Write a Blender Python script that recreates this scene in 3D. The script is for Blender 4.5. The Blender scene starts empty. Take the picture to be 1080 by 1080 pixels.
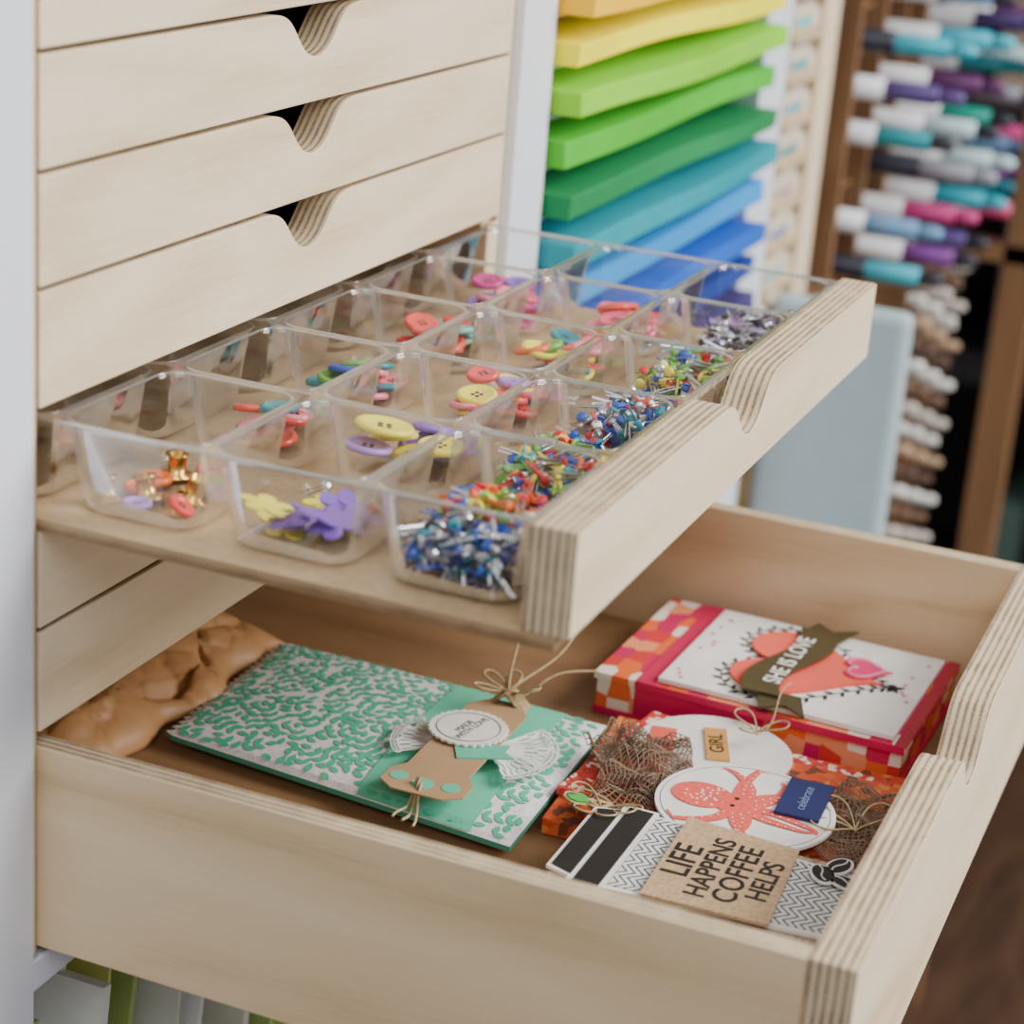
import bpy, math, random
from mathutils import Vector, Matrix, noise
random.seed(7)
W=0.36
# ---------------------------------------------------------------- materials
MATS={}
def newmat(name):
    m=bpy.data.materials.new(name);m.use_nodes=True
    nt=m.node_tree;bs=nt.nodes['Principled BSDF']
    return m,nt,bs
def lin(c):
    return tuple(((x/255)/12.92 if x/255<=.04045 else ((x/255+.055)/1.055)**2.4) for x in c)+(1,)
def N(nt,t,**k):
    n=nt.nodes.new(t)
    for a,b in k.items(): setattr(n,a,b)
    return n
def mth(nt,op,a,b=None,c=None):
    n=N(nt,'ShaderNodeMath',operation=op)
    for i,v in enumerate((a,b,c)):
        if v is None: continue
        if isinstance(v,(int,float)): n.inputs[i].default_value=v
        else: nt.links.new(v,n.inputs[i])
    return n.outputs[0]
def pm(name,col,rough=.6,metal=0,var=.06,scale=60,coat=0):
    if name in MATS: return MATS[name]
    m,nt,bs=newmat(name)
    tc=N(nt,'ShaderNodeTexCoord');no=N(nt,'ShaderNodeTexNoise');no.inputs['Scale'].default_value=scale
    nt.links.new(tc.outputs['Object'],no.inputs['Vector'])
    r=N(nt,'ShaderNodeValToRGB');c=lin(col)
    r.color_ramp.elements[0].position=.3;r.color_ramp.elements[1].position=.7
    r.color_ramp.elements[0].color=tuple(x*(1-var) for x in c[:3])+(1,)
    r.color_ramp.elements[1].color=tuple(min(1,x*(1+var)) for x in c[:3])+(1,)
    nt.links.new(no.outputs['Fac'],r.inputs['Fac']);nt.links.new(r.outputs[0],bs.inputs['Base Color'])
    bs.inputs['Roughness'].default_value=rough;bs.inputs['Metallic'].default_value=metal
    bs.inputs['Coat Weight'].default_value=coat
    MATS[name]=m;return m
def birch(name,axis,c1=(244,228,200),c2=(235,214,180),c3=(208,182,144),rg=.20):
    m,nt,bs=newmat(name)
    tc=N(nt,'ShaderNodeTexCoord')
    def noi(sc_along,sc_ac,scale,det,dist):
        mp=N(nt,'ShaderNodeMapping');s=[sc_ac]*3;s[axis]=sc_along;mp.inputs['Scale'].default_value=s
        nt.links.new(tc.outputs['Object'],mp.inputs['Vector'])
        n=N(nt,'ShaderNodeTexNoise');n.inputs['Scale'].default_value=scale;n.inputs['Detail'].default_value=det;n.inputs['Distortion'].default_value=dist
        nt.links.new(mp.outputs[0],n.inputs['Vector']);return n.outputs['Fac']
    a=noi(4,28,1,3,.8)
    rings=mth(nt,'PINGPONG',mth(nt,'MULTIPLY',noi(2.6,12,1,1.5,.3),11.0),1.0)
    fib=noi(30,900,1,2,0)
    f=mth(nt,'ADD',mth(nt,'MULTIPLY',a,.5),mth(nt,'MULTIPLY',rings,rg))
    f=mth(nt,'ADD',f,mth(nt,'MULTIPLY',fib,.24))
    r=N(nt,'ShaderNodeValToRGB');e=r.color_ramp.elements
    e[0].position=.2;e[0].color=lin(c3);e[1].position=.76;e[1].color=lin(c1)
    x=e.new(.45);x.color=lin(c2)
    nt.links.new(f,r.inputs['Fac']);nt.links.new(r.outputs[0],bs.inputs['Base Color'])
    bs.inputs['Roughness'].default_value=.5
    bp=N(nt,'ShaderNodeBump');bp.inputs['Strength'].default_value=.05;bp.inputs['Distance'].default_value=.0005
    nt.links.new(fib,bp.inputs['Height']);nt.links.new(bp.outputs[0],bs.inputs['Normal'])
    MATS[name]=m;return m
def plyedge(name,axis,period=.0027,ca=(216,196,162),cb=(134,108,80)):
    m,nt,bs=newmat(name)
    tc=N(nt,'ShaderNodeTexCoord');sp=N(nt,'ShaderNodeSeparateXYZ');nt.links.new(tc.outputs['Object'],sp.inputs[0])
    no=N(nt,'ShaderNodeTexNoise');no.inputs['Scale'].default_value=90;nt.links.new(tc.outputs['Object'],no.inputs['Vector'])
    n2=N(nt,'ShaderNodeTexNoise');n2.inputs['Scale'].default_value=900;nt.links.new(tc.outputs['Object'],n2.inputs['Vector'])
    v=mth(nt,'ADD',mth(nt,'MULTIPLY',sp.outputs[axis],2*math.pi/period),mth(nt,'MULTIPLY',no.outputs['Fac'],1.2))
    s=mth(nt,'SINE',v)
    f=mth(nt,'ADD',mth(nt,'MULTIPLY',s,.30),mth(nt,'MULTIPLY',no.outputs['Fac'],.5))
    f=mth(nt,'ADD',f,mth(nt,'MULTIPLY',n2.outputs['Fac'],.4))
    r=N(nt,'ShaderNodeValToRGB');e=r.color_ramp.elements
    e[0].position=.1;e[0].color=lin(cb);e[1].position=.6;e[1].color=lin(ca)
    nt.links.new(f,r.inputs['Fac']);nt.links.new(r.outputs[0],bs.inputs['Base Color']);bs.inputs['Roughness'].default_value=.7
    MATS[name]=m;return m
def cells(name,cols,scale,rough=.6,stretch=(1,1,1),rand=1.0):
    m,nt,bs=newmat(name)
    tc=N(nt,'ShaderNodeTexCoord');mp=N(nt,'ShaderNodeMapping');mp.inputs['Scale'].default_value=stretch
    vo=N(nt,'ShaderNodeTexVoronoi');vo.inputs['Scale'].default_value=scale;vo.inputs['Randomness'].default_value=rand
    nt.links.new(tc.outputs['Object'],mp.inputs['Vector']);nt.links.new(mp.outputs[0],vo.inputs['Vector'])
    sp=N(nt,'ShaderNodeSeparateColor');nt.links.new(vo.outputs['Color'],sp.inputs[0])
    r=N(nt,'ShaderNodeValToRGB');r.color_ramp.interpolation='CONSTANT';e=r.color_ramp.elements
    e[0].position=0;e[0].color=lin(cols[0]);e[1].position=1/len(cols);e[1].color=lin(cols[1])
    for i,c in enumerate(cols[2:],2):
        x=e.new(i/len(cols));x.color=lin(c)
    nt.links.new(sp.outputs[0],r.inputs['Fac']);nt.links.new(r.outputs[0],bs.inputs['Base Color']);bs.inputs['Roughness'].default_value=rough
    MATS[name]=m;return m
BX=birch('birch_x',0);BY=birch('birch_y',1,(235,211,173),(223,195,153),(194,160,114),.30);BZ=birch('birch_z',2)
BD=birch('birch_warm_z',2,(150,112,76),(128,92,60),(104,74,48))
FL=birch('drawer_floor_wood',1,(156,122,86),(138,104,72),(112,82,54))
PE=[plyedge('ply_edge_%s'%'xyz'[i],i) for i in range(3)]
MDF=plyedge('board_edge',2,.006,(172,142,104),(130,102,70))
BOARD=pm('tray_board',(186,158,120),.6,0,.08,300)
WHITE=pm('white_paint',(228,232,241),.45,0,.01)
PALE=pm('pale_paint',(176,192,196),.5,0,.02)
# clear plastic (thin sheet)
def plastic(name,mul,base,tl,tint):
    m,nt,bs=newmat(name);nt.nodes.remove(bs)
    tr=N(nt,'ShaderNodeBsdfTransparent');tr.inputs[0].default_value=tint
    gl=N(nt,'ShaderNodeBsdfGlossy');gl.inputs['Roughness'].default_value=.07;gl.inputs['Color'].default_value=(1,1,1,1)
    df=N(nt,'ShaderNodeBsdfTranslucent');df.inputs[0].default_value=(.9,.92,.93,1)
    lw=N(nt,'ShaderNodeLayerWeight');lw.inputs['Blend'].default_value=.3
    tcn=N(nt,'ShaderNodeTexCoord');nn=N(nt,'ShaderNodeTexNoise');nn.inputs['Scale'].default_value=45;nt.links.new(tcn.outputs['Object'],nn.inputs['Vector'])
    bpn=N(nt,'ShaderNodeBump');bpn.inputs['Strength'].default_value=.3;bpn.inputs['Distance'].default_value=.003
    nt.links.new(nn.outputs['Fac'],bpn.inputs['Height']);nt.links.new(bpn.outputs[0],gl.inputs['Normal'])
    mg=N(nt,'ShaderNodeMixShader');mg.inputs[0].default_value=tl;nt.links.new(gl.outputs[0],mg.inputs[1]);nt.links.new(df.outputs[0],mg.inputs[2])
    mx=N(nt,'ShaderNodeMixShader');f=mth(nt,'ADD',mth(nt,'MULTIPLY',lw.outputs['Fresnel'],mul),base)
    nt.links.new(f,mx.inputs[0]);nt.links.new(tr.outputs[0],mx.inputs[1]);nt.links.new(mg.outputs[0],mx.inputs[2])
    nt.links.new(mx.outputs[0],nt.nodes['Material Output'].inputs[0]);return m
PLAST=plastic('clear_plastic',.75,.02,.10,(.975,.978,.975,1))
RIM=plastic('clear_plastic_rim',.6,.32,.2,(.95,.95,.95,1))
# ---------------------------------------------------------------- builder
def empty(name):
    e=bpy.data.objects.new(name,None);bpy.context.collection.objects.link(e);e.empty_display_size=.02;return e
class B:
    def __init__(s): s.v=[];s.f=[];s.fm=[];s.m=[]
    def mi(s,mat):
        if mat not in s.m: s.m.append(mat)
        return s.m.index(mat)
    def add(s,vs,fs,mat,M=None):
        o=len(s.v)
        s.v+= [tuple(M@Vector(p)) for p in vs] if M else [tuple(p) for p in vs]
        for i,f in enumerate(fs):
            s.f.append([o+j for j in f]);s.fm.append(s.mi(mat[i] if isinstance(mat,list) else mat))
    def box(s,x0,x1,y0,y1,z0,z1,mat,M=None):
        vs=[(x,y,z) for x in(x0,x1) for y in(y0,y1) for z in(z0,z1)]
        fs=[(0,1,3,2),(4,6,7,5),(0,4,5,1),(2,3,7,6),(0,2,6,4),(1,5,7,3)]
        mm=[mat['x'],mat['x'],mat['y'],mat['y'],mat['z'],mat['z']] if isinstance(mat,dict) else mat
        s.add(vs,fs,mm,M)
    def prism(s,pts,pl,d0,d1,cap,side=None,M=None):
        side=side or cap;n=len(pts)
        def P(p,d):
            if pl=='xz': return (p[0],d,p[1])
            if pl=='xy': return (p[0],p[1],d)
            return (d,p[0],p[1])
        vs=[P(p,d0) for p in pts]+[P(p,d1) for p in pts]
        fs=[list(range(n))[::-1],list(range(n,2*n))]+[(i,(i+1)%n,(i+1)%n+n,i+n) for i in range(n)]
        s.add(vs,fs,[cap,cap]+[side]*n,M)
    def lathe(s,prof,mat,M=None,n=20):
        vs=[];fs=[];k=len(prof)
        for i in range(n):
            a=2*math.pi*i/n
            for r,z in prof: vs.append((r*math.cos(a),r*math.sin(a),z))
        for i in range(n):
            j=(i+1)%n
            for q in range(k-1): fs.append((i*k+q,j*k+q,j*k+q+1,i*k+q+1))
        fs.append([i*k for i in range(n)][::-1]);fs.append([i*k+k-1 for i in range(n)])
        s.add(vs,fs,mat,M)
    def tube(s,pts,r,mat,n=6,closed=False,taper=None):
        vs=[];fs=[];pts=[Vector(p) for p in pts];L=len(pts)
        for i,p in enumerate(pts):
            t=(pts[min(i+1,L-1)]-pts[max(i-1,0)]).normalized()
            a=t.cross(Vector((0,0,1)));a=a.normalized() if a.length>1e-4 else Vector((1,0,0));b=t.cross(a)
            rr=r*(taper(i/(L-1)) if taper else 1)
            for k in range(n):
                an=2*math.pi*k/n;vs.append(p+a*math.cos(an)*rr+b*math.sin(an)*rr)
        for i in range(L-1):
            for k in range(n):
                fs.append((i*n+k,i*n+(k+1)%n,(i+1)*n+(k+1)%n,(i+1)*n+k))
        s.add(vs,fs,mat)
    def obj(s,name,parent=None,smooth=False,bevel=0):
        me=bpy.data.meshes.new(name);me.from_pydata(s.v,[],s.f)
        for m in s.m: me.materials.append(m)
        for p,i in zip(me.polygons,s.fm): p.material_index=i;p.use_smooth=smooth
        me.update()
        o=bpy.data.objects.new(name,me);bpy.context.collection.objects.link(o)
        if parent: o.parent=parent
        if bevel:
            b=o.modifiers.new('bev','BEVEL');b.width=bevel;b.segments=2;b.limit_method='ANGLE';b.angle_limit=math.radians(50)
        return o
def T(pts,cx=0,cy=0,a=0,s=1):
    c,q=math.cos(a),math.sin(a);return [(cx+s*(x*c-y*q),cy+s*(x*q+y*c)) for x,y in pts]
def circ(r,n=40): return [(r*math.cos(2*math.pi*i/n),r*math.sin(2*math.pi*i/n)) for i in range(n)]
def scal(r,k,amp,n=120): return [((r+amp*abs(math.sin(k*math.pi*i/n)))*math.cos(2*math.pi*i/n),(r+amp*abs(math.sin(k*math.pi*i/n)))*math.sin(2*math.pi*i/n)) for i in range(n)]
def heart(n=48):
    o=[]
    for i in range(n):
        t=2*math.pi*i/n;o.append((math.sin(t)**3,(13*math.cos(t)-5*math.cos(2*t)-2*math.cos(3*t)-math.cos(4*t))/16))
    return o[::-1]
def leaf(L,w): return [(0,0),(L*.25,w*.45),(L*.55,w*.5),(L*.85,w*.22),(L,0),(L*.85,-w*.22),(L*.55,-w*.5),(L*.25,-w*.45)]
def rect(w,h): return [(-w/2,-h/2),(w/2,-h/2),(w/2,h/2),(-w/2,h/2)]
def rrect(w,h,r,n=5):
    o=[]
    for cx,cy,a0 in((w/2-r,h/2-r,0),(-w/2+r,h/2-r,90),(-w/2+r,-h/2+r,180),(w/2-r,-h/2+r,270)):
        for i in range(n+1):
            a=math.radians(a0+90*i/n);o.append((cx+r*math.cos(a),cy+r*math.sin(a)))
    return o
def text(name,body,size,x,y,z,a,mat,parent,sx=1,bold=0):
    c=bpy.data.curves.new(name,'FONT');c.body=body;c.size=size;c.align_x='CENTER';c.align_y='CENTER';c.extrude=.00008;c.offset=bold;c.space_line=.8
    c.materials.append(mat);o=bpy.data.objects.new(name,c);bpy.context.collection.objects.link(o)
    o.location=(x,y,z);o.rotation_euler=(0,0,a);o.scale=(sx,1,1);o.parent=parent;return o
def front_poly(x0,x1,z0,z1,notch=True,dep=.0172,c=.1745,hw=.036):
    def d(u):
        u=abs(u)
        if u>=hw: return 0
        a=hw*.42
        s=1/(1+math.exp((u-a)/(hw*.115)))
        s0=1/(1+math.exp((0-a)/(hw*.115)));s1=1/(1+math.exp((hw-a)/(hw*.115)))
        return dep*(s-s1)/(s0-s1)
    p=[(x0,z0),(x1,z0),(x1,z1)]
    if notch:
        n=48
        for i in range(n+1):
            u=hw*(1-2*i/n);p.append((c+u,z1-d(u)))
    p.append((x0,z1));return p
# ---------------------------------------------------------------- cabinet
cab=empty('craft_storage_cabinet')
b=B()
sm={'x':BY,'y':PE[0],'z':BY}
b.box(-.0033,-.0006,.0,.40,-.298,.10,sm)
b.box(.3612,.374,.004,.40,-.298,.10,{'x':BY,'y':BZ,'z':BY})
b.box(-.0006,.3612,.385,.40,-.298,.10,BX)
b.box(-.0006,.3612,.0005,.385,.072,.10,BX)
b.obj('drawer_housing',cab,bevel=.0004)
b=B()
b.box(-.06,-.0035,-.001,.42,-1.0,.30,WHITE)
b.box(.3742,.4146,-.001,.42,-1.0,.30,WHITE)
b.box(.786,.8434,-.001,.42,-1.0,.30,WHITE)
b.box(-.0035,.3742,-.0005,.40,-.312,-.300,WHITE)
b.box(-.06,.97,.42,.44,-1.0,.30,WHITE)
b.box(.4146,.786,-.0005,.42,-1.0,-.272,PALE)
b.box(.3745,.786,0,.42,.13,.30,WHITE)
b.obj('white_frame',cab,bevel=.0008)
seams=[.0353,0,-.0351,-.0704,-.1082,-.1450,-.1811,-.2173]
SLOT=[(0,1),(1,2),(2,3),(3,4),(5,6),(6,7)]
for k,(a,c) in enumerate(SLOT):
    zt=seams[a]-.0008;zb=seams[c]+.0008
    b=B();b.prism(front_poly(.0003,.3605,zb,zt),'xz',-.0004,.0145,BX,PE[1])
    b.box(.002,.3595,.0145,.38,zb+.0,zb+.004,BOARD)
    b.obj('drawer_front_%d'%(k+1),cab,bevel=.0005)
b=B()
for z in seams[1:]: b.box(.3535,.3612,.0045,.38,z-.0042,z-.0008,BY) if z not in(seams[5],) else None
for z in seams[1:]: b.box(.3625,.3665,.002,.006,z-.0030,z+.001,PE[1])
b.obj('runners',cab)
b=B();zs=[.0269-.0242*i for i in range(13)]
for z in zs: b.box(.4147,.7859,.004,.41,z-.0035,z-.0015,WHITE)
b.obj('paper_shelves',cab)
cols=[(225,110,30),(250,170,10),(255,196,0),(255,238,0),(134,208,30),(72,182,36),(0,130,68),(0,146,160),(30,146,218),(6,92,196),(6,54,146),(50,40,110),(90,30,110)]
pap=empty('colored_cardstock_stacks')
for i,c in enumerate(cols):
    z0=zs[i]-.0013;m=pm('cardstock_%d'%i,c,.75,0,.04,30)
    b=B();n=24;ph=i*1.7;yf=-.010-.008*((i*37)%5)/4;rows=[]
    th=.0112+.002*((i*13)%3)/2
    ys=[.30,.20,.12,.06,.03,.01,yf]
    for q,y in enumerate(ys):
        lift=(q/6)**2*.0018
        for k in range(n+1):
            x=.4175+.365*k/n;w=.0008*math.sin(ph+k*.33)+.0008+lift*(1+math.sin(ph*1.3+k*.2))*.5
            rows.append((q,k,(x,y,z0+w),(x,y+.0012*math.sin(k*.3+ph),z0+th+w+.0006*math.sin(ph*.7+k*.21))))
    vs=[r[2] for r in rows]+[r[3] for r in rows];o=len(rows);fs=[];L=n+1
    for q in range(len(ys)-1):
        for k in range(n):
            a=q*L+k;fs.append((a,a+1,a+L+1,a+L));fs.append((o+a,o+a+L,o+a+L+1,o+a+1))
        a=q*L;fs.append((a,a+L,o+a+L,o+a));a=q*L+n;fs.append((a+L,a,o+a,o+a+L))
    for k in range(n):
        a=(len(ys)-1)*L+k;fs.append((a,a+1,o+a+1,o+a));fs.append((k+1,k,o+k,o+k+1))
    b.add(vs,fs,m)
    b.obj('stack_%d'%(i+1),pap,bevel=.0008)
# ink pad column
rack=empty('ink_pad_rack');b=B()
b.box(.8436,.850,0,.40,-1.0,.30,{'x':BY,'y':PE[0],'z':BY});b.box(.926,.968,-.002,.40,-1.0,.30,{'x':BY,'y':BZ,'z':BY})
zz=[.10-.0285*i for i in range(14)]
for z in zz: b.box(.850,.926,-.004,.40,z-.0045,z,{'x':BY,'y':PE[2],'z':BY})
b.obj('rack_frame',rack)
b=B();tints=[(60,160,170),(120,190,200),(110,130,170),(180,150,150),(70,140,150),(90,170,190)]
wp=pm('ink_pad_case',(226,212,188),.4)
for i,z in enumerate(zz[:-1]):
    M=Matrix.Translation((.888,.004,z-.0270))
    b.box(-.034,.034,-.004,.08,.0004,.012,wp,M)
    b.box(-.030,.010,-.0048,-.004,.003,.009,pm('label_%d'%(i%6),tints[(i*5)%6],.5),M)
    b.box(-.032,.032,.000,.08,.012,.0165,pm('case_lid',(214,206,196),.4),M)
b.obj('ink_pads',rack,bevel=.001)
b=B();b.box(.868,.888,-.10,-.003,-.62,-.247,PALE);b.obj('fold_out_door_edge',cab,bevel=.006)
# marker rack
mk=empty('marker_rack');b=B()
colsX=[1.045+.078*j for j in range(5)]
for x in colsX:
    b.box(x-.043,x-.036,-.010,.10,-.27,.30,BD)
b.box(.97,1.42,.10,.11,-1.0,.30,pm('rack_back',(84,62,46),.8))
rowz=[-.2555+.0335*k for k in range(14)]
for z in rowz: b.box(1.008,1.40,.0,.10,z-.014,z-.011,BD)
b.box(.985,1.245,-.004,.10,-1.0,-.270,BD)
b.box(1.245,1.272,-.128,-.100,-1.0,-.05,BD)
b.box(1.245,1.272,-.128,.0,-.28,-.265,BD);b.box(1.245,1.272,-.128,.0,-.72,-.70,BD)
b.obj('rack_frame',mk)
b=B()
mcol=[(60,178,200),(20,140,150),(225,50,110),(120,60,140),(190,215,220),(110,150,190),(80,60,120),(16,150,130),(200,60,130),(90,40,90),(70,90,140),(40,170,190),(235,90,140),(150,150,160)]
capw=pm('marker_cap_white',(242,240,243),.35);capd=pm('marker_cap_dark',(40,40,52),.35)
Rm=Matrix.Rotation(math.radians(90),4,'X') # z -> -y
for j,x in enumerate(colsX):
    for k,z in enumerate(rowz):
        if random.random()<.05 or (j>1 and random.random()<.25): continue
        M=Matrix.Translation((x+random.uniform(-.004,.004),.035-random.uniform(0,.012)-.012*(j>0),z-.002))@Matrix.Rotation(random.uniform(-.04,.06),4,'Z')@Rm
        c=pm('marker_%d'%((j*3+k*5)%14),mcol[(j*3+k*5+(j*k)%3)%14],.35)
        w=capw if (k*2+j)%5 else capd
        b.lathe([(.0001,0),(.0078,.0005),(.0086,.004),(.0086,.056),(.0066,.058)],w,M,14)
        b.lathe([(.0066,.056),(.0074,.058),(.0074,.096),(.0055,.098)],c,M,14)
        b.lathe([(.0045,.098),(.0058,.099),(.0055,.112),(.0032,.116),(.0001,.1165)],c if k%3 else capd,M,14)
b.obj('markers',mk,smooth=True)
b=B();sc=[(228,224,216),(210,200,190),(120,95,75),(240,238,232),(100,78,66),(190,160,130)]
for j in range(5):
    x=1.075+.038*j
    for k in range(24):
        z=-.288-.0172*k+.004*j
        M=Matrix.Translation((x,-.024-.006*(k%2),z))@Matrix.Rotation(-.12,4,'X')@Rm
        b.lathe([(.0001,0),(.0040,.001),(.0040,.022),(.0048,.023),(.0048,.044),(.0032,.048),(.0001,.049)],pm('pen_%d'%((j+k*5)%6),sc[(j*2+k*5)%6],.4),M,10)
for j in range(5):
    x=1.075+.038*j;b.box(x-.018,x-.014,-.060,-.004,-.72,-.272,BD)
b.obj('fine_pens',mk,smooth=False)
# ---------------------------------------------------------------- tray drawer (shallow)
td=empty('shallow_drawer')
b=B();b.prism(front_poly(.0,.36,-.1428,-.1102),'xz',-.1768,-.1617,BX,PE[1]);b.obj('front_panel',td,bevel=.0005)
b=B();b.box(.0,.36,-.1725,.16,-.1472,-.1429,{'x':MDF,'y':MDF,'z':BOARD});b.obj('base_board',td,bevel=.0003)
XS=.0045;PX=.0706;PY=.0535;YF=-.1608;ZR=-.1125;ZF=-.1418
def cellc(i,j): return XS+PX*(i+.5),YF+PY*(j+.5)
def rr_pts(w,h,r,n=6):
    return rrect(w,h,r,n)
b=B()
for i in range(5):
    for j in range(4):
        cx,cy=cellc(i,j);n=6
        inner=rr_pts(PX-.0045,PY-.0045,.009,n)
        out=[]
        for k,(x,y) in enumerate(inner):
            s=1/max(abs(x)/(PX/2),abs(y)/(PY/2))
            if k%(n+1)==n//2: out.append((math.copysign(PX/2,x),math.copysign(PY/2,y)))
            else: out.append((x*s,y*s))
        L=[[(x,y,ZR+.0009) for x,y in out],
           [(x,y,ZR+.0009) for x,y in rr_pts(PX-.0024,PY-.0024,.0095,n)],
           [(x,y,ZR+.0002) for x,y in inner],
           [(x,y,ZR-.0015) for x,y in rr_pts(PX-.005,PY-.005,.009,n)],
           [(x,y,ZF+.006) for x,y in rr_pts(PX-.010,PY-.010,.009,n)],
           [(x,y,ZF+.0015) for x,y in rr_pts(PX-.012,PY-.012,.009,n)],
           [(x,y,ZF) for x,y in rr_pts(PX-.016,PY-.016,.008,n)]]
        m_=len(inner);vs=[(cx+x,cy+y,z) for l in L for x,y,z in l];fs=[]
        for q in range(len(L)-1):
            for k in range(m_):
                fs.append((q*m_+k,q*m_+(k+1)%m_,(q+1)*m_+(k+1)%m_,(q+1)*m_+k))
        fs.append([(len(L)-1)*m_+k for k in range(m_)])
        b.add(vs,fs,PLAST)
        rp=[(cx+x,cy+y,ZR+.0005) for x,y in rr_pts(PX-.0034,PY-.0034,.0092,n)];rp+=rp[:2]
        b.tube(rp,.0005,RIM,6)
x0,x1,y0,y1=XS,XS+5*PX,YF,YF+4*PY
lip=[(x0,y0),(x1,y0),(x1,y1),(x0,y1)]
for k in range(4):
    p,q=lip[k],lip[(k+1)%4];b.add([(p[0],p[1],ZR+.0009),(q[0],q[1],ZR+.0009),(q[0],q[1],ZR-.002),(p[0],p[1],ZR-.002)],[(0,1,2,3)],PLAST)
    b.tube([(*p,ZR+.0008),(*q,ZR+.0008)],.0005,RIM,6)
org=b.obj('clear_compartment_tray',None,smooth=True)
# contents
C={'yellow':(244,230,80),'purple':(140,98,200),'lilac':(176,136,214),'pink':(236,88,124),'coral':(236,80,70),'red':(210,40,40),'teal':(24,140,152),'green':(112,184,76),'orange':(240,112,36),'blue':(24,80,180),'rose':(244,138,150),'magenta':(196,36,130),'mint':(116,200,176),'navy':(40,50,110),'black':(35,33,36)}
def cm(n): return pm('craft_'+n,C[n],.35,0,.03,50,.2)
SIL=pm('silver_metal',(205,205,210),.3,1);GOLD=pm('brass_metal',(224,175,88),.25,1)
hole=pm('button_hole',(70,50,45),.7)
def button(b,x,y,z,r,mat,tx=0,ty=0):
    M=Matrix.Translation((x,y,z))@Matrix.Rotation(tx,4,'X')@Matrix.Rotation(ty,4,'Y')@Matrix.Rotation(random.random()*3,4,'Z')
    b.lathe([(r*.6,0),(r*.95,.0004),(r,.0014),(r*.95,.0024),(r*.82,.0028),(r*.7,.0022),(r*.62,.0018)],mat,M,28)
    for a in range(4):
        q=math.pi/4+a*math.pi/2;b.lathe([(r*.10,.0018),(r*.10,.00195)],hole,M@Matrix.Translation((r*.2*math.cos(q),r*.2*math.sin(q),0)),10)
def flower(b,x,y,z,r,mat,tx,ty):
    pts=[]
    for k in range(50):
        a=2*math.pi*k/50;rr=r*(.5+.5*abs(math.cos(2.5*a))**.7);pts.append((rr*math.cos(a),rr*math.sin(a)))
    M=Matrix.Translation((x,y,z))@Matrix.Rotation(tx,4,'X')@Matrix.Rotation(ty,4,'Y')@Matrix.Rotation(random.random()*3,4,'Z')
    b.prism(pts,'xy',0,.0009,mat,None,M)
def brad(b,M,col,L=.011,r=.0021):
    b.lathe([(r*.7,0),(r,.0003),(r*.85,.0010),(r*.4,.0014)],col,M,10)
    sil=SIL if random.random()<.35 else col
    for s in(-1,1):
        M2=M@Matrix.Rotation(math.radians(7*s),4,'Y')
        b.add([(-.0008,s*.0003,0),(.0008,s*.0003,0),(.0004,s*.0003,-L),(-.0004,s*.0003,-L),(-.0008,s*.0006,0),(.0008,s*.0006,0),(.0004,s*.0006,-L),(-.0004,s*.0006,-L)],
              [(0,1,2,3),(7,6,5,4),(0,4,5,1),(1,5,6,2),(2,6,7,3),(3,7,4,0)],sil,M2)
bt=B();fw=B();br=B()
def fillb(i,j,names,n,rmin=.0058,rmax=.0084,hmax=.013,yr=(-.011,.012)):
    cx,cy=cellc(i,j)
    for k in range(n):
        x=cx+random.uniform(-.021,.020);y=cy+random.uniform(*yr)
        t=k/max(1,n-1);z=ZF+.0008+hmax*t*random.uniform(.5,1)
        button(bt,x,y,z,random.uniform(rmin,rmax),cm(names[k%len(names)]),random.uniform(-.3,.3),random.uniform(-.3,.3))
def fillbr(i,j,names,n,h=.013,xr=(-.025,.025),yr=(-.0165,.0165)):
    cx,cy=cellc(i,j)
    for k in range(n):
        x=cx+random.uniform(*xr);y=cy+random.uniform(*yr)
        e=1-.35*max(abs(x-cx)/.027,abs(y-cy)/.019)
        z=ZF+.0035+random.random()*h*e
        M=Matrix.Translation((x,y,z+.002))@Matrix.Rotation(random.uniform(0,6.28),4,'Z')@Matrix.Rotation(random.uniform(.5,1.9),4,'X')@Matrix.Rotation(random.random()*6,4,'Z')
        tipv=M@Vector((0,0,-.011));dz=max(0,ZF+.001-tipv.z)
        hx,hy=PX/2-.0065,PY/2-.0065
        dx=min(0,cx+hx-tipv.x)+max(0,cx-hx-tipv.x);dy=min(0,cy+hy-tipv.y)+max(0,cy-hy-tipv.y)
        M=Matrix.Translation((dx,dy,dz))@M
        brad(br,M,SIL if names[k%len(names)]=='silver' else cm(names[k%len(names)]))
cx,cy=cellc(0,1)
for k,(dx,dy,nm) in enumerate([(-.010,.011,'yellow'),(.012,.006,'yellow'),(-.010,.003,'purple'),(-.004,-.009,'lilac'),(.004,-.003,'purple'),(.0,-.011,'purple'),(-.018,.003,'purple'),(-.016,-.011,'purple'),(-.017,-.004,'purple'),(-.020,.012,'yellow')]):
    flower(fw,cx+dx,cy+dy,ZF+.0022+.0010*k,.0088,cm(nm),random.uniform(-.4,.4),random.uniform(-.4,.4))
fillbr(0,1,['silver','red'],5,.006)
cx,cy=cellc(0,2)
for dx,dy in((-.018,.016),(-.010,.006),(-.002,-.006),(.014,.010)):
    M=Matrix.Translation((cx+dx,cy+dy,ZF+.0008))@Matrix.Rotation(random.uniform(-.3,.3),4,'X')
    bt.lathe([(.0028,0),(.0055,.0002),(.0055,.0008),(.0031,.0012),(.0031,.007),(.004,.0078),(.0026,.0078),(.0026,.0002)],GOLD,M,20)
button(bt,cx-.018,cy-.010,ZF+.003,.0048,cm('coral'),.6,.2);button(bt,cx-.006,cy+.012,ZF+.001,.005,cm('orange'))
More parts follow.
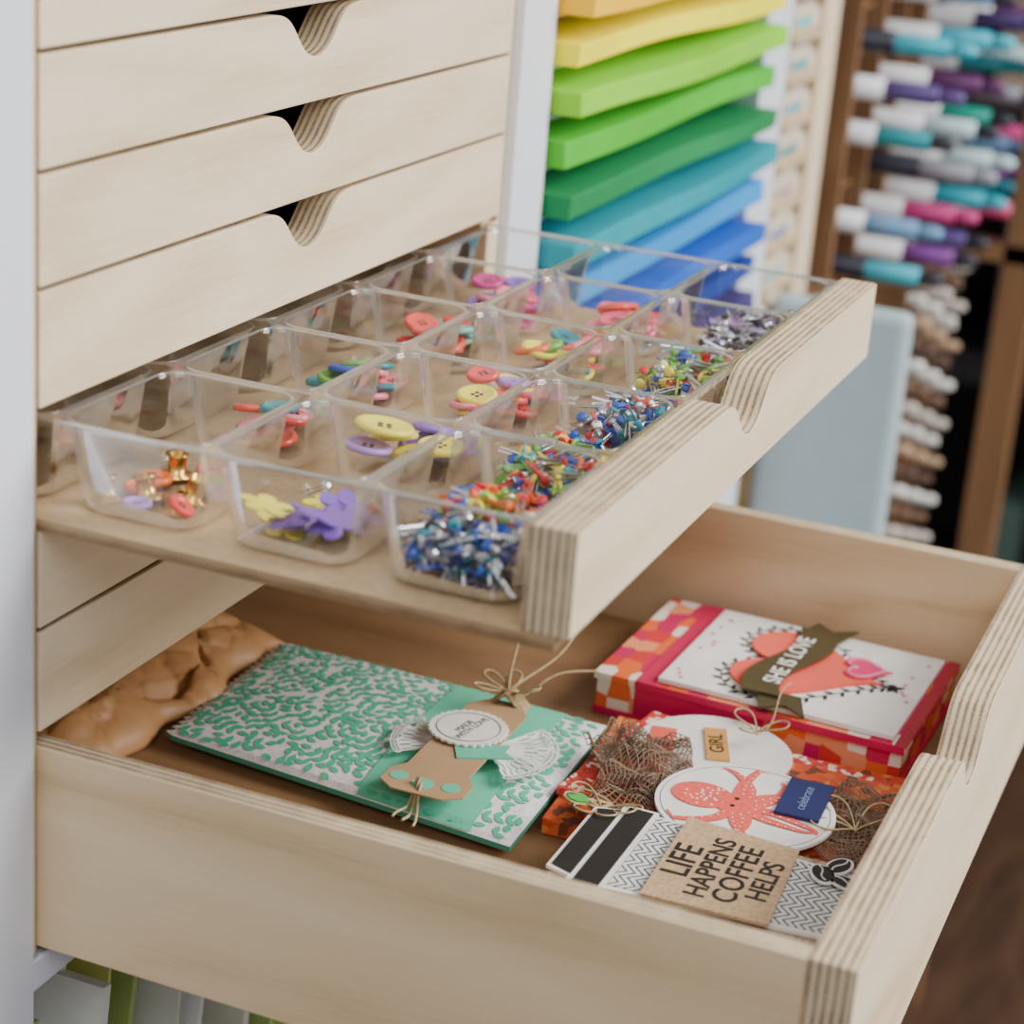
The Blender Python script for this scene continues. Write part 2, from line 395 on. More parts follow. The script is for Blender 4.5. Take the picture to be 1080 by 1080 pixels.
button(bt,cx+.010,cy-.004,ZF+.001,.006,cm('green'));button(bt,cx+.022,cy+.0,ZF+.001,.0065,cm('pink'))
button(bt,cx+.004,cy-.013,ZF+.001,.006,cm('lilac'));button(bt,cx-.02,cy+.004,ZF+.001,.005,cm('lilac'))
button(bt,cx+.004,cy+.012,ZF+.001,.006,cm('orange'))
fillbr(0,0,['blue','silver','navy','silver','blue','teal','silver','black'],190,.012,(-.025,-.004))
fillbr(0,0,['red','green','orange','yellow','teal','red','blue','green','coral'],250,.016,(-.006,.025))
fillb(1,1,['purple','purple','lilac','yellow','purple','yellow'],13);cx,cy=cellc(1,1);button(bt,cx-.012,cy+.010,ZF+.015,.0105,cm('yellow'),.1,.1);button(bt,cx-.018,cy+.013,ZF+.009,.0085,cm('lilac'),.1,.1)
fillb(1,2,['red','rose','teal','coral','pink'],13)
fillbr(1,0,['red','green','blue','red','silver','orange','yellow','teal','green'],220,.013)
fillb(2,1,['coral','rose','pink','yellow','coral','lilac','yellow'],20)
fillb(2,2,['pink','rose','teal','green','blue','pink'],17)
fillbr(2,0,['blue','silver','teal','blue','silver','red','teal','silver'],200,.012)
fillb(3,1,['yellow','green','pink','orange','teal','rose','yellow','coral'],22)
fillb(3,2,['red','coral','teal','mint','coral','blue'],18)
fillbr(3,0,['green','red','blue','silver','yellow','green'],190,.012)
fillb(4,1,['pink','coral','rose','pink','red','orange'],22);fillb(4,2,['magenta','pink','purple','rose'],17)
fillbr(4,0,['silver','black','silver','lilac'],160,.011)
bt.obj('button_assortment',None,smooth=True);fw.obj('paper_flower_pile',None);br.obj('paper_fastener_pile',None)
# ---------------------------------------------------------------- deep drawer
dd=empty('deep_drawer')
ZT=-.2216;ZB=-.2957;D2=.2711;FZ=-.2840;TS=.0085
b=B();sm={'x':BY,'y':PE[0],'z':PE[0]}
b.box(.0,TS,-.2562,.13,ZB,ZT,sm);b.obj('side_near',dd,bevel=.0004)
b=B();b.box(.36-TS,.36,-.2562,.13,ZB,ZT,sm);b.obj('side_far',dd,bevel=.0004)
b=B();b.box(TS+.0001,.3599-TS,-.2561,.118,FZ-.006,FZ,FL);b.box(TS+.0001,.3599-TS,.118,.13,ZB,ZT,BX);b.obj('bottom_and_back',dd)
b=B();b.prism(front_poly(.0,.36,ZB-.002,ZT+.0004,dep=.021,c=.180,hw=.038),'xz',-D2,-.2563,BX,PE[1]);b.obj('front_panel',dd,bevel=.0006)
# kraft crumpled bag
KR=pm('kraft_paper',(186,138,90),.5,0,.10,40)
kb=B();nu,nv=170,100;vs=[];fs=[]
def crease(x,y):
    q=Vector((x*18,y*18,0));w_=Vector((noise.noise(q),noise.noise(q+Vector((5,5,5))),0))*.35
    s=0
    for sc,amp in((20,1.0),(44,.42),(95,.16)):
        p=Vector((x*sc,y*sc,0))+w_;ds,ps=noise.voronoi(p)
        # planar facets: each voronoi cell is a tilted plane
        c=ps[0];g=noise.random_vector if False else None
        hx=math.sin(c.x*12.9+c.y*78.2)*43758.5;hy=math.sin(c.x*39.3+c.y*11.1)*24634.6
        hx=(hx-math.floor(hx))*2-1;hy=(hy-math.floor(hy))*2-1
        s+=amp*(((p.x-c.x)*hx+(p.y-c.y)*hy)*.9-.35*(1-min(1,(ds[1]-ds[0])*3)))
    return s
for side in(0,1):
    for i in range(nu+1):
        for j in range(nv+1):
            u,v=i/nu,j/nv
            y=.034+.082*v+.014*noise.noise(Vector((u*6,1.5,5)))*(1-v)-.010*(u-.5)*(1-v);x=.080+.158*u
            edge=min(1,7*min(u,1-u))*min(1,5*min(v,1-v))
            h=.015*edge**.5+.004*math.sin(v*math.pi)
            if side==0:
                h=h+.0072*crease(x,y)*min(1,edge*1.5)
                z=FZ+.002+max(h,.0006)
            else: z=FZ+.0006
            vs.append((x,y,z))
o=(nu+1)*(nv+1)
for i in range(nu):
    for j in range(nv):
        a=i*(nv+1)+j;fs.append((a,a+nv+1,a+nv+2,a+1));fs.append((o+a,o+a+1,o+a+nv+2,o+a+nv+1))
per=[i*(nv+1) for i in range(nu+1)]+[nu*(nv+1)+j for j in range(1,nv+1)]+[i*(nv+1)+nv for i in range(nu-1,-1,-1)]+[j for j in range(nv-1,0,-1)]
for k in range(len(per)): a,c=per[k],per[(k+1)%len(per)];fs.append((a,o+a,o+c,c))
kb.add(vs,fs,KR);ko=kb.obj('crumpled_kraft_bag',None,smooth=True)
cs=ko.modifiers.new('soften','SMOOTH');cs.iterations=2;cs.factor=.5
# gift bag
gb=empty('patterned_gift_bag')
BGm=cells('bag_linen',[(232,227,229),(240,237,237),(220,214,218),(234,231,231)],800,.7)
MINT=pm('mint_paper',(100,200,166),.65,0,.05);MINTD=pm('mint_leaf',(74,192,152),.65);MSIDE=pm('mint_side',(70,150,125),.7)
A_,B_,C_,D_=(.128,.028),(.230,.031),(.226,-.119),(.113,-.123)
def P(u,v):
    x=(A_[0]*(1-u)+B_[0]*u)*(1-v)+(D_[0]*(1-u)+C_[0]*u)*v;y=(A_[1]*(1-u)+B_[1]*u)*(1-v)+(D_[1]*(1-u)+C_[1]*u)*v;return x,y
def zt(u,v): return FZ+.0060+.0060*(max(0,math.sin(math.pi*u))*max(0,math.sin(math.pi*min(1,v*1.0))))**.4*1.0
b=B();nu,nv=44,40;vs=[];fs=[]
for side in(0,1):
    for i in range(nu+1):
        for j in range(nv+1):
            u,v=i/nu,j/nv;x,y=P(u,v)
            if j==0: y+=.0018*(1 if i%2 else -1)
            vs.append((x,y,zt(u,v)-(0 if side==0 else .0022)))
o=(nu+1)*(nv+1);fmm=[]
for i in range(nu):
    for j in range(nv):
        a=i*(nv+1)+j;fs.append((a,a+1,a+nv+2,a+nv+1));fs.append((o+a,o+a+nv+1,o+a+nv+2,o+a+1));fmm+=[BGm,BGm]
per=[i*(nv+1) for i in range(nu+1)]+[nu*(nv+1)+j for j in range(1,nv+1)]+[i*(nv+1)+nv for i in range(nu-1,-1,-1)]+[j for j in range(nv-1,0,-1)]
for k in range(len(per)): a,c=per[k],per[(k+1)%len(per)];fs.append((a,c,o+c,o+a));fmm.append(MSIDE)
b.add(vs,fs,fmm)
g=[P(.09,.06),P(.93,.06),P(.93,.94),P(.09,.94)]
b.prism(g[::-1],'xy',FZ+.0003,FZ+.0046,MSIDE)
b.obj('bag_body',gb)
# scattered small-leaf print (short sprigs)
b=B();bw,bl=.105,.150;rl=random.Random(3);placed=[]
def addleaf(x0,y0,ang,L):
    for (px,py) in placed:
        if (px-x0-math.cos(ang)*L*.5)**2+(py-y0-math.sin(ang)*L*.5)**2<.0030**2: return
    q=[(x/bw,y/bl) for x,y in T(leaf(L,L*.50),x0,y0,ang)]
    if all(.008<a<.992 and .012<c<.992 for a,c in q):
        placed.append((x0+math.cos(ang)*L*.5,y0+math.sin(ang)*L*.5))
        b.add([(*P(a,c),zt(a,c)+.00035) for a,c in q],[tuple(range(8))],MINTD)
for k in range(420):
    x,y=rl.uniform(-.005,bw),rl.uniform(-.005,bl);a=rl.choice((.9,2.2,-.9,.9))+rl.uniform(-.35,.35)
    for s in range(3):
        L=rl.uniform(.0046,.0060)
        addleaf(x,y,a+.75,L);addleaf(x,y,a-.75,L);x+=math.cos(a)*.0046;y+=math.sin(a)*.0046;a+=rl.uniform(-.25,.25)
    addleaf(x,y,a,L)
b.obj('leaf_print',gb)
b=B();vs=[];fs=[];n=24
for i in range(n+1):
    u=i/n
    for v in(.57,.62,.68,.74,.8,.86,.89): vs.append((*P(u,v),zt(u,v)+.0007))
for i in range(n):
    for j in range(6): a=i*7+j;fs.append((a,a+1,a+8,a+7))
b.add(vs,fs,MINT);b.obj('belly_band',gb)
ZB1=FZ+.0130
LACE=pm('lace_white',(240,239,236),.7)
b=B()
for (cx,cy,r,a0,a1) in((.163,-.080,.023,1.0,2.4),(.167,-.090,.025,-2.5,-.5)):
    n=60;vs=[(cx,cy,ZB1+.0008)];
    for ring in(.35,.6,.8,.93,1.0):
        for k in range(n+1):
            a=a0+(a1-a0)*k/n;rr=r*ring*(1+(.07*abs(math.sin(k*.32)) if ring>.9 else 0));vs.append((cx+rr*math.cos(a),cy+rr*math.sin(a),ZB1+.0012+.0010*ring*math.sin(k*.3+ring*2)))
    fs=[]
    L=n+1
    for k in range(n):
        fs.append((0,1+k,2+k))
        for q in range(4):
            if q==1 and k%4==0: continue
            if q==2 and k%4==2: continue
            a=1+q*L+k;fs.append((a,a+L,a+L+1,a+1))
    b.add(vs,fs,LACE)
    for k in range(20):
        a=a0+(a1-a0)*(k+.5)/20;c1=circ(.0017,8);ox,oy=cx+r*1.08*math.cos(a),cy+r*1.08*math.sin(a)
        vs=[(ox+x,oy+y,ZB1+.002) for x,y in c1]+[(ox+x*.45,oy+y*.45,ZB1+.002) for x,y in c1]
        b.add(vs,[(q,(q+1)%8,8+(q+1)%8,8+q) for q in range(8)],LACE)
b.obj('lace_doily',gb)
KT=pm('kraft_tag',(182,148,110),.7)
b=B();tg=[(-.045,-.010),(-.040,-.0165),(-.030,-.0165),(-.024,-.0125),(.036,-.0125),(.045,-.006),(.045,.006),(.036,.0125),(-.024,.0125),(-.030,.0165),(-.040,.0165),(-.045,.010)]
b.prism(T(tg,.158,-.084,.02),'xy',ZB1+.0038,ZB1+.0044,KT)
for dx,dy,r in((-.037,0,.0042),(-.035,.0105,.0035),(-.035,-.0105,.0035)):
    b.prism(T(circ(r,20),.158+dx,-.084+dy),'xy',ZB1+.0044,ZB1+.0046,MINT)
b.prism(T([(-.006,-.014),(.0,-.011),(.006,-.014),(.006,.01),(-.006,.01)],.155,-.092,.5,.9),'xy',ZB1+.0044,ZB1+.0050,MINT)
b.obj('kraft_tag',gb)
b=B();b.prism(T(scal(.0148,30,.0009),.170,-.081),'xy',ZB1+.0052,ZB1+.0062,pm('card_white',(242,238,232),.6));b.obj('round_label',gb)
INK=pm('gray_ink',(100,98,96))
b=B();rg=[(.170+.0125*math.cos(a),-.081+.0125*math.sin(a),ZB1+.0063) for a in [2*math.pi*k/40 for k in range(41)]];b.tube(rg,.0002,INK,4);b.obj('label_ring',gb)
text('label_text','MADE\nWITH LOVE',.0042,.170,-.081,ZB1+.0063,-.15,INK,gb)
TW=pm('twine',(180,156,116),.9,0,.2,400)
def loop(b,cx,cy,z,ang,L,w,r=.0006,lift=.006):
    pts=[]
    for k in range(25):
        t=2*math.pi*k/24;x=L*(1-math.cos(t))/2;y=w*math.sin(t)*(x/L+.15);c,s=math.cos(ang),math.sin(ang)
        pts.append((cx+x*c-y*s,cy+x*s+y*c,z+lift*math.sin(t/2)**1))
    b.tube(pts,r,TW,6)
def strand(b,p0,p1,z0,z1,r=.0006,amp=.004,seed=0):
    pts=[]
    for k in range(18):
        t=k/17;pts.append((p0[0]+(p1[0]-p0[0])*t+amp*math.sin(3*t+seed)*t,p0[1]+(p1[1]-p0[1])*t+amp*math.cos(4*t+seed)*t,z0+(z1-z0)*t+.002*math.sin(6*t+seed)))
    b.tube(pts,r,TW,6)
b=B();z=ZB1+.004
for q in range(5): loop(b,.207,-.083,z,.2+q*1.1,.010+.003*(q%3),.004,r=.0005,lift=.008)
strand(b,(.205,-.083),(.262,-.062),z+.002,z+.026,r=.0005,seed=1);strand(b,(.205,-.083),(.285,-.098),z+.002,z+.026,r=.0005,seed=2,amp=.008);strand(b,(.205,-.083),(.23,-.11),z+.002,z+.010,r=.0005,seed=4)
strand(b,(.262,-.062),(.285,-.095),z+.026,z+.024,r=.0005,seed=0,amp=.003)
for q in range(8): b.tube([(.199+.0012*q,-.092,z-.002),(.200+.0012*q,-.084,z+.005),(.200+.001*q,-.076,z-.002)],.0007,TW,6)
for q in range(3): strand(b,(.121,-.084+.001*q),(.103,-.088+.003*q),z+.001,z-.007,seed=q,amp=.001)
b.obj('twine_bow',gb,smooth=True)
# heart card box
hc=empty('heart_greeting_card_box')
PAT=cells('pink_orange_patchwork',[(210,34,84),(238,106,50),(244,150,104),(220,54,54),(246,230,212),(206,24,90)],85,.6,(1,1.4,1),.4)
PINK=pm('hot_pink_paper',(206,20,80),.6);RED=pm('deep_red_paper',(170,26,50),.6)
CW=pm('card_white',(238,234,228));BLK=pm('black_ink',(38,34,32),.6);OL=pm('olive_foil',(72,64,36),.35);COR=pm('coral_paper',(240,98,80),.6);PK2=pm('pink_heart',(230,50,116),.5)
RZ=Matrix.Translation((.294,-.172,0))@Matrix.Rotation(-.03,4,'Z')@Matrix.Translation((-.294,.172,0))
b=B();b.box(.246,.342,-.238,-.106,FZ+.0003,FZ+.0030,PINK,RZ);b.box(.247,.341,-.237,-.107,FZ+.0030,FZ+.0155,PAT,RZ);b.box(.246,.342,-.2383,-.1057,FZ+.0155,FZ+.0185,PAT,RZ)
b.box(.2455,.3425,-.1335,-.124,FZ+.0185,FZ+.0189,PINK,RZ);b.box(.2455,.3425,-.2385,-.2335,FZ+.0185,FZ+.0189,RED,RZ);b.box(.2454,.246,-.238,-.124,FZ+.0155,FZ+.0189,PINK,RZ)
b.box(.2462,.247,-.175,-.124,FZ+.003,FZ+.0155,PINK,RZ)
b.obj('box_body',hc,bevel=.0006)
zc=FZ+.0189
b=B();b.box(.2495,.3365,-.2325,-.1325,zc,zc+.0022,CW,RZ);b.obj('white_panel',hc,bevel=.0002)
zc+=.0023
HX,HY=.2925,-.180
b=B();b.prism(T(heart(64),HX,HY,.0,.0335),'xy',zc,zc+.0012,COR);b.obj('coral_heart',hc)
b=B()
for k in range(84):
    t=2*math.pi*k/84;s=.0385
    def hp(t): return HX+s*1.02*math.sin(t)**3,HY+s*(13*math.cos(t)-5*math.cos(2*t)-2*math.cos(3*t)-math.cos(4*t))/16-.001
    x,y=hp(t);x2,y2=hp(t+.01);an=math.atan2(y2-y,x2-x)+(.9 if k%2 else -.9)
    b.prism(T(leaf(.0046,.0018),x,y,an),'xy',zc,zc+.0002,BLK)
b.tube([(*hp(2*math.pi*k/84),zc+.0002) for k in range(85)],.00018,BLK,4)
b.obj('leaf_wreath',hc)
b=B();b.prism(T(heart(),.302,-.206,.2,.0110),'xy',zc+.0013,zc+.0022,PK2);b.tube([(x,y,zc+.0023) for x,y in T(heart(),.302,-.206,.2,.0092)],.00018,CW,4);b.obj('pink_heart',hc)
b=B();w=.0080;up=[];dn=[]
for k in range(21):
    t=k/20;x=.252+.076*t;y=-.1765+.0055*math.sin(t*5.4+.4);up.append((x,y+w));dn.append((x,y-w))
b.prism(dn+up[::-1],'xy',zc+.0026,zc+.0036,OL)
b.prism([(.240,-.196),(.258,-.190),(.258,-.171),(.240,-.177),(.247,-.186)],'xy',zc+.0014,zc+.0024,OL)
b.prism([(.340,-.194),(.322,-.189),(.322,-.171),(.340,-.176),(.333,-.184)],'xy',zc+.0014,zc+.0024,OL)
b.obj('banner',hc)
text('banner_text','SHE IS LOVE',.0104,.290,-.1765,zc+.0037,-.03,CW,hc,.98,.0001)
b=B()
for k in range(16): b.prism(T(heart(16),random.uniform(.255,.330),random.choice([random.uniform(-.142,-.136),random.uniform(-.230,-.222)]),random.random()*6,.0010),'xy',zc,zc+.0002,PK2)
b.obj('tiny_hearts',hc)
# octopus card
oc=empty('octopus_greeting_card')
ORP=cells('orange_floral_paper',[(224,104,48),(212,76,40),(232,134,66),(214,86,42),(120,66,44)],260,.6)
REDP=cells('red_dotted_paper',[(212,62,58),(220,82,70),(244,228,212),(206,54,52)],420,.6)
b=B()
def rb(b,cx,cy,w,h,a,z0,z1,m): b.prism(T(rect(w,h),cx,cy,a),'xy',z0,z1,m)
rb(b,.190,-.184,.098,.122,.05,FZ+.0004,FZ+.0070,ORP)
rb(b,.193,-.180,.084,.104,-.12,FZ+.0071,FZ+.0105,REDP)
rb(b,.180,-.190,.084,.108,-.04,FZ+.0106,FZ+.0130,ORP)
b.obj('card_stack',oc,bevel=.0003)
z=FZ+.0131
b=B();b.prism(T(circ(.031),.212,-.168),'xy',z,z+.001,CW);rb(b,.216,-.168,.028,.009,.35,z+.0012,z+.0020,pm('kraft_gold',(220,162,90),.6));rb(b,.196,-.150,.05,.01,.2,z+.0011,z+.0014,COR)
b.obj('back_circle',oc);text('back_text','GIRL',.008,.216,-.168,z+.0021,.35,BLK,oc)
zo=FZ+.0205
b=B();b.prism(T(circ(.018),.158,-.196),'xy',z+.0,zo,CW);b.prism(T(circ(.033,64),.158,-.196),'xy',zo,zo+.0012,CW);b.tube([(.158+.031*math.cos(a),-.196+.031*math.sin(a),zo+.0013) for a in [2*math.pi*k/60 for k in range(61)]],.00012,INK,4);b.obj('white_circle',oc)
OCT=pm('octopus_ink',(238,96,84),.6,0,.15,700)
b=B();zz_=zo+.0014
hd=[]
ox,oy=.158,-.1815
for k in range(40):
    a=2*math.pi*k/40;r=.0100*(1+.16*math.sin(a));hd.append((ox+r*math.cos(a)*.95,oy+r*math.sin(a)*1.15))
b.prism(hd,'xy',zz_,zz_+.0003,OCT)
b.prism(T(circ(.0074,24),ox-.001,oy-.0105),'xy',zz_,zz_+.00031,OCT)
for q in range(9):
    fr_=q/8;a0=math.radians(-188+196*fr_);x,y=ox-.001+.005*math.cos(a0),oy-.0115+.004*math.sin(a0);a=a0;pl=[];n=30
    s_=1 if q%2 else -1
    Lq=(.036,.030,.034,.030,.033,.029,.033,.030,.036)[q]
    for k in range(n):
        t=k/(n-1);pl.append((x,y,.0032*(1-t)**.7+.0003,a));a+=s_*(.06*math.sin(t*6)+.30*t**4)+ (-.03 if q<4 else .03)*(1-t);x+=Lq/n*math.cos(a);y+=Lq/n*math.sin(a)
    cxo,cyo=.158,-.196
    l=[];r_=[]
    for x,y,wd,a in pl:
        d=math.hypot(x-cxo,y-cyo)
        if d>.0300: x=cxo+(x-cxo)*.0300/d;y=cyo+(y-cyo)*.0300/d
        l.append((x-wd*math.sin(a)*.8,y+wd*math.cos(a)*.8));r_.append((x+wd*math.sin(a)*.8,y-wd*math.cos(a)*.8))
    vs=[(p[0],p[1],zz_+.0002+.00002*q) for p in l]+[(p[0],p[1],zz_+.0002+.00002*q) for p in r_]
    b.add(vs,[(k,k+1,n+k+1,n+k) for k in range(n-1)],OCT)
    for k in range(3,n-6,3):
        x,y,wd,a=pl[k];b.prism(T(circ(.0004,6),x+wd*.35*math.sin(a),y-wd*.35*math.cos(a)),'xy',zz_+.0004,zz_+.00045,CW)
b.obj('octopus_print',oc)
b=B()
for k in range(26):
    a=random.random()*6.28;r=random.uniform(0,.008);b.prism(T(circ(.0005,8),ox+r*math.cos(a),oy+r*math.sin(a)*1.1),'xy',zz_+.0003,zz_+.0004,CW)
for sx in(-.003,.003): b.prism(T(circ(.0009,10),ox+sx,oy-.0105),'xy',zz_+.0003,zz_+.0005,BLK)
b.obj('octopus_details',oc)
b=B();NAVY=pm('navy_paper',(28,38,92),.5);rb(b,.172,-.2145,.030,.0165,.05,zo+.0018,zo+.0030,NAVY);b.obj('navy_tag',oc);text('navy_text','celebrate',.0052,.172,-.2145,zo+.0031,.05,pm('silver_print',(120,130,170)),oc)
NET=pm('brown_netting',(136,112,92),.9)
def net(name,par,cx,cy,w,h,z,amp,seed,ang=0):
    nx,ny=int(w/.0017),int(h/.0017);vs=[];fs=[]
    for i in range(nx+1):
        for j in range(ny+1):
            x=(i/nx-.5)*w;y=(j/ny-.5)*h;n1=noise.noise(Vector((x*90+seed,y*90,0)));n2=noise.noise(Vector((x*60,y*60,seed)))
            X,Y=T([(x+n2*.005,y+n1*.005)],cx,cy,ang)[0];vs.append((X,Y,z+abs(n1)*amp+.0006))
    for i in range(nx):
        for j in range(ny): a=i*(ny+1)+j;fs.append((a,a+ny+1,a+ny+2,a+1))
    q=B();q.add(vs,fs,NET);o=q.obj(name,par);m=o.modifiers.new('w','WIREFRAME');m.thickness=.00055;return o
net('netting_a',oc,.180,-.150,.055,.036,FZ+.0145,.011,3,.3);net('netting_b',oc,.175,-.232,.06,.024,FZ+.0135,.010,9);net('netting_c',oc,.155,-.157,.045,.025,FZ+.0145,.010,15,-.4);net('netting_d',oc,.183,-.148,.045,.030,FZ+.0145,.012,31,.9);net('netting_e',oc,.172,-.234,.05,.020,FZ+.0145,.008,41,.5)
b=B();z=FZ+.020
for q in range(3): loop(b,.222,-.182,z,1.0+q*2,.012,.005,r=.0004)
strand(b,(.222,-.182),(.25,-.19),z,z+.012,r=.0004,seed=3)
for q in range(3): loop(b,.168,-.235,z-.003,q*1.4-.5,.018,.006,r=.0004)
for q in range(4): loop(b,.140,-.152,z-.003,2+q*.7,.014,.005,r=.0004)
b.obj('twine',oc,smooth=True)
# coffee card
cc=empty('coffee_cup_card');b=B()
BRN=cells('burlap_card',[(176,152,130),(156,130,112),(190,170,150)],700,.9)
rb(b,.1005,-.199,.058,.100,0,FZ+.0004,FZ+.0095,BRN);rb(b,.103,-.198,.060,.102,-.04,FZ+.0096,FZ+.0125,CW);rb(b,.102,-.199,.060,.099,.03,FZ+.0126,FZ+.0215,BRN)
b.obj('card_base',cc,bevel=.0003)
m,nt,bs=newmat('chevron_print');tc=N(nt,'ShaderNodeTexCoord');sp=N(nt,'ShaderNodeSeparateXYZ');nt.links.new(tc.outputs['Object'],sp.inputs[0])
pp=mth(nt,'PINGPONG',sp.outputs[0],.0042);v=mth(nt,'ADD',sp.outputs[1],pp);fr=mth(nt,'FRACT',mth(nt,'MULTIPLY',v,1/.0030));g=mth(nt,'LESS_THAN',fr,.34)
mxn=N(nt,'ShaderNodeMix',data_type='RGBA');nt.links.new(g,mxn.inputs['Factor']);mxn.inputs[6].default_value=lin((236,234,230));mxn.inputs[7].default_value=lin((70,78,80));nt.links.new(mxn.outputs[2],bs.inputs['Base Color']);CHV=m
cx=.103;z=FZ+.0218
b=B()
body=[(cx-.0205,-.246),(cx-.016,-.2485),(cx+.016,-.2485),(cx+.0205,-.246),(cx+.0265,-.172),(cx-.0265,-.172)]
outl=[(cx-.0225,-.2475),(cx-.017,-.2505),(cx+.017,-.2505),(cx+.0225,-.2475),(cx+.0285,-.171),(cx+.031,-.171),(cx+.031,-.158),(cx+.0265,-.158),(cx+.024,-.149),(cx-.024,-.149),(cx-.0265,-.158),(cx-.031,-.158),(cx-.031,-.171),(cx-.0285,-.171)]
b.prism(outl,'xy',z,z+.0012,CW);b.prism(body,'xy',z+.0013,z+.0016,CHV)
b.prism([(cx-.029,-.1695),(cx+.029,-.1695),(cx+.029,-.1605),(cx-.029,-.1605)],'xy',z+.0013,z+.0017,BLK)
b.prism([(cx-.0255,-.1585),(cx+.0255,-.1585),(cx+.0225,-.1505),(cx-.0225,-.1505)],'xy',z+.0013,z+.0017,BLK)
b.obj('cup',cc)
b=B();KS=cells('kraft_sleeve',[(198,164,126),(190,156,116),(206,174,136)],900,.8)
b.prism([(cx-.0285,-.228),(cx+.0255,-.224),(cx+.029,-.1825),(cx-.0305,-.1845)],'xy',z+.0030,z+.0040,KS);b.obj('sleeve',cc)
for k,(s_,sz,yy) in enumerate((('LIFE',.0135,-.1905),('HAPPENS',.0104,-.2005),('COFFEE',.0118,-.2102),('HELPS',.0104,-.2198))):
    text('sleeve_text_%d'%(k+1),s_,sz,cx-.002,yy,z+.0041,.02,BLK,cc,1.0,.00016)
b=B()
for (x,y,a) in((cx+.014,-.2350,.5),(cx+.022,-.239,-.3),(cx+.012,-.2440,1.2)):
    el=[(.0068*math.cos(2*math.pi*k/24),.0042*math.sin(2*math.pi*k/24)) for k in range(24)]
    b.prism(T(el,x,y,a),'xy',z+.0030,z+.0036,CW);b.prism(T([(p[0]*.82,p[1]*.78) for p in el],x,y,a),'xy',z+.0037,z+.0039,BLK)
    b.tube([(*T([(-.005+.01*t,.0008*math.sin(6*t))],x,y,a)[0],z+.0040) for t in [i/8 for i in range(9)]],.0003,CW,4)
b.obj('coffee_beans',cc)
b=B();z2=FZ+.010
rb(b,.055,-.222,.034,.058,.1,FZ+.0003,z2,BLK);b.prism(T(circ(.013),.052,-.236),'xy',z2+.0001,z2+.0009,pm('light_green_paper',(170,205,130),.6));rb(b,.060,-.208,.02,.02,.1,z2+.0001,z2+.0008,CW)
b.obj('loose_tags',cc)
b=B();
for q in range(5): loop(b,.132,-.150,z-.003,1.2+q*.8,.014,.005,r=.0004)
b.prism(T(leaf(.011,.006),.128,-.146,1.2),'xy',z+.001,z+.0018,pm('craft_green2',(80,190,80),.5))
b.obj('twine_and_leaf',cc,smooth=False)
# ---------------------------------------------------------------- lower shelf with folders
fd=empty('file_folders');b=B();fc=[(240,240,236),(214,218,120),(232,232,228),(110,100,88),(226,224,214),(170,190,110),(236,232,214),(240,240,238)]
for k in range(30):
    x=.006+.0118*k;M=Matrix.Translation((x,0,0))@Matrix.Rotation(.16+.05*math.sin(k*2),4,'Y')
    b.box(0,.0018+.0016*(k%3),.006+.010*(k%4),.30,-.58,-.326-.010*(k%3),pm('folder_%d'%(k%8),fc[k%8],.6),M)
b.obj('folders',fd)
b=B();b.box(-.0035,.3742,-.0005,.40,-.612,-.590,WHITE);b.obj('lower_shelf',cab)
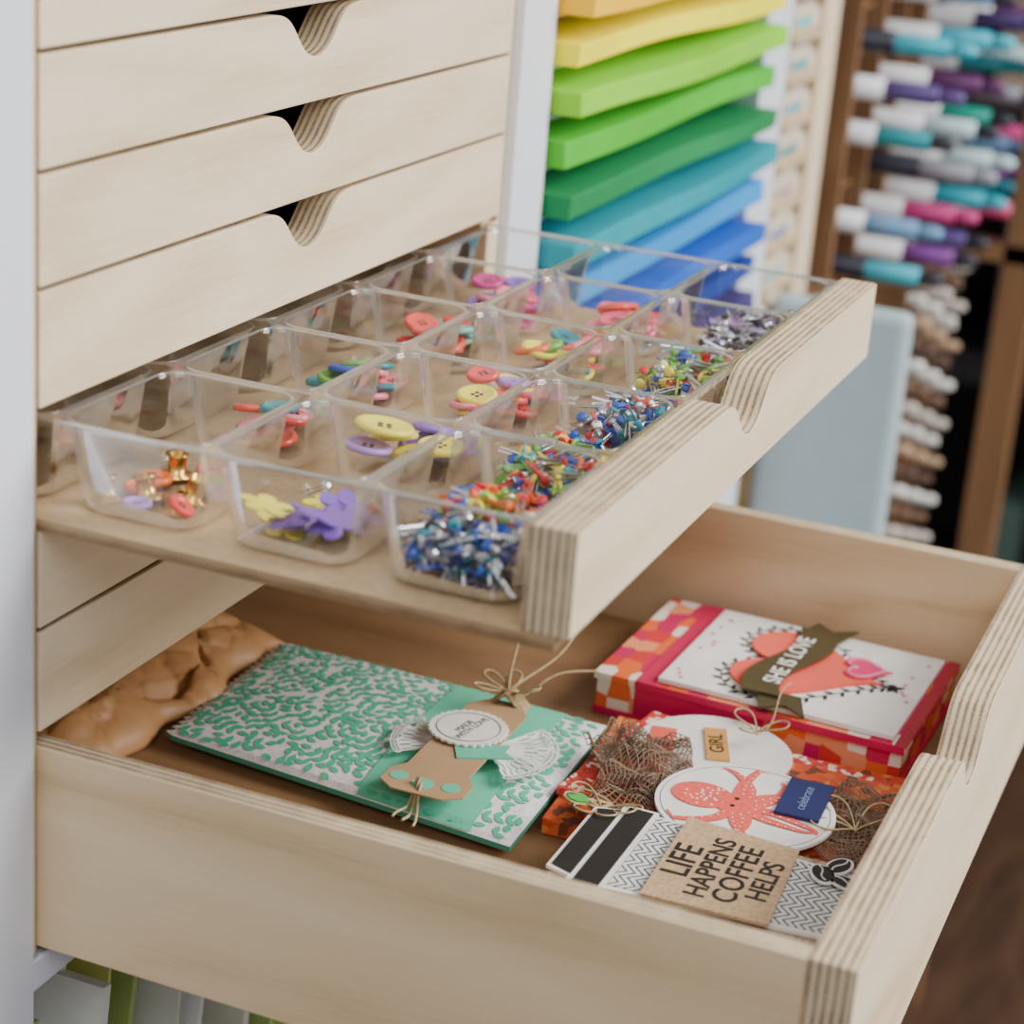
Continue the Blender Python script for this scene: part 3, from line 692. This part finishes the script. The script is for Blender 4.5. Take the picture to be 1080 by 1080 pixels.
# ---------------------------------------------------------------- room
b=B();b.box(-2.5,3.5,-3.0,.6,-1.03,-1.0,birch('dark_floor_wood',0,(92,66,48),(74,52,38),(54,38,28)));b.obj('floor')
b=B();b.box(-2.5,3.5,.6,.65,-1.0,1.5,pm('wall_paint',(120,104,92),.8));b.obj('wall_back')
b=B();b.box(3.0,3.05,-3.0,.6,-1.0,1.5,pm('wall_brown',(70,56,48),.8));b.obj('wall_right')
bk=empty('black_shelving_unit');b=B();K=pm('black_metal',(28,27,30),.5)
for z in(-.98,-.62,-.30,0,.3): b.box(2.1,2.5,-.6,.3,z,z+.03,K)
for x in(2.1,2.47):
    for y in(-.6,-.2,.27): b.box(x,x+.03,y,y+.03,-1.0,.33,K)
b.box(2.49,2.5,-.6,.3,-1.0,.33,K)
b.obj('frame',bk)
b=B()
for k in range(20):
    z=[-.95,-.59,-.27,.03][k%4];y=-.55+.042*k;b.box(2.14,2.4,y,y+.035,z,z+.16+.02*(k%3),pm('storage_%d'%(k%5),[(50,42,40),(120,50,50),(70,90,84),(34,36,48),(150,130,110)][k%5],.6))
b.obj('boxes',bk)
# ---------------------------------------------------------------- light
w=bpy.data.worlds.new('World');bpy.context.scene.world=w;w.use_nodes=True
w.node_tree.nodes['Background'].inputs[0].default_value=(.89,.94,1,1);w.node_tree.nodes['Background'].inputs[1].default_value=.64
def area(name,loc,tgt,size,energy,col):
    l=bpy.data.lights.new(name,'AREA');l.size=size;l.energy=energy;l.color=col;l.shape='SQUARE'
    o=bpy.data.objects.new(name,l);bpy.context.collection.objects.link(o);o.location=loc
    o.rotation_euler=(Vector(tgt)-Vector(loc)).to_track_quat('-Z','Y').to_euler();return o
area('window_light',(.9,-2.0,1.1),(.2,-.1,-.15),1.3,102,(1,.975,.94))
area('cool_left_fill',(-1.2,-.8,1.4),(.2,-.1,-.15),1.2,20,(.95,.97,1))  # added cool, window-like fill from the left, not a ceiling fixture
# ---------------------------------------------------------------- camera
h,p,r,f=.36434,.34648,.08097,2229.65
F=Vector((math.cos(p)*math.cos(h),math.cos(p)*math.sin(h),-math.sin(p)));R=Vector((math.sin(h),-math.cos(h),0));U=R.cross(F)
R2=R*math.cos(r)+U*math.sin(r);U2=-R*math.sin(r)+U*math.cos(r)
cd=bpy.data.cameras.new('camera');cd.sensor_width=36;cd.lens=f/1080*36;cd.clip_start=.01
co=bpy.data.objects.new('camera',cd);bpy.context.collection.objects.link(co)
M=Matrix((R2,U2,-F)).transposed().to_4x4();M.translation=Vector((-.51933,-.35458,.09266));co.matrix_world=M
cd.dof.use_dof=True;cd.dof.focus_distance=.76;cd.dof.aperture_fstop=9
bpy.context.scene.camera=co
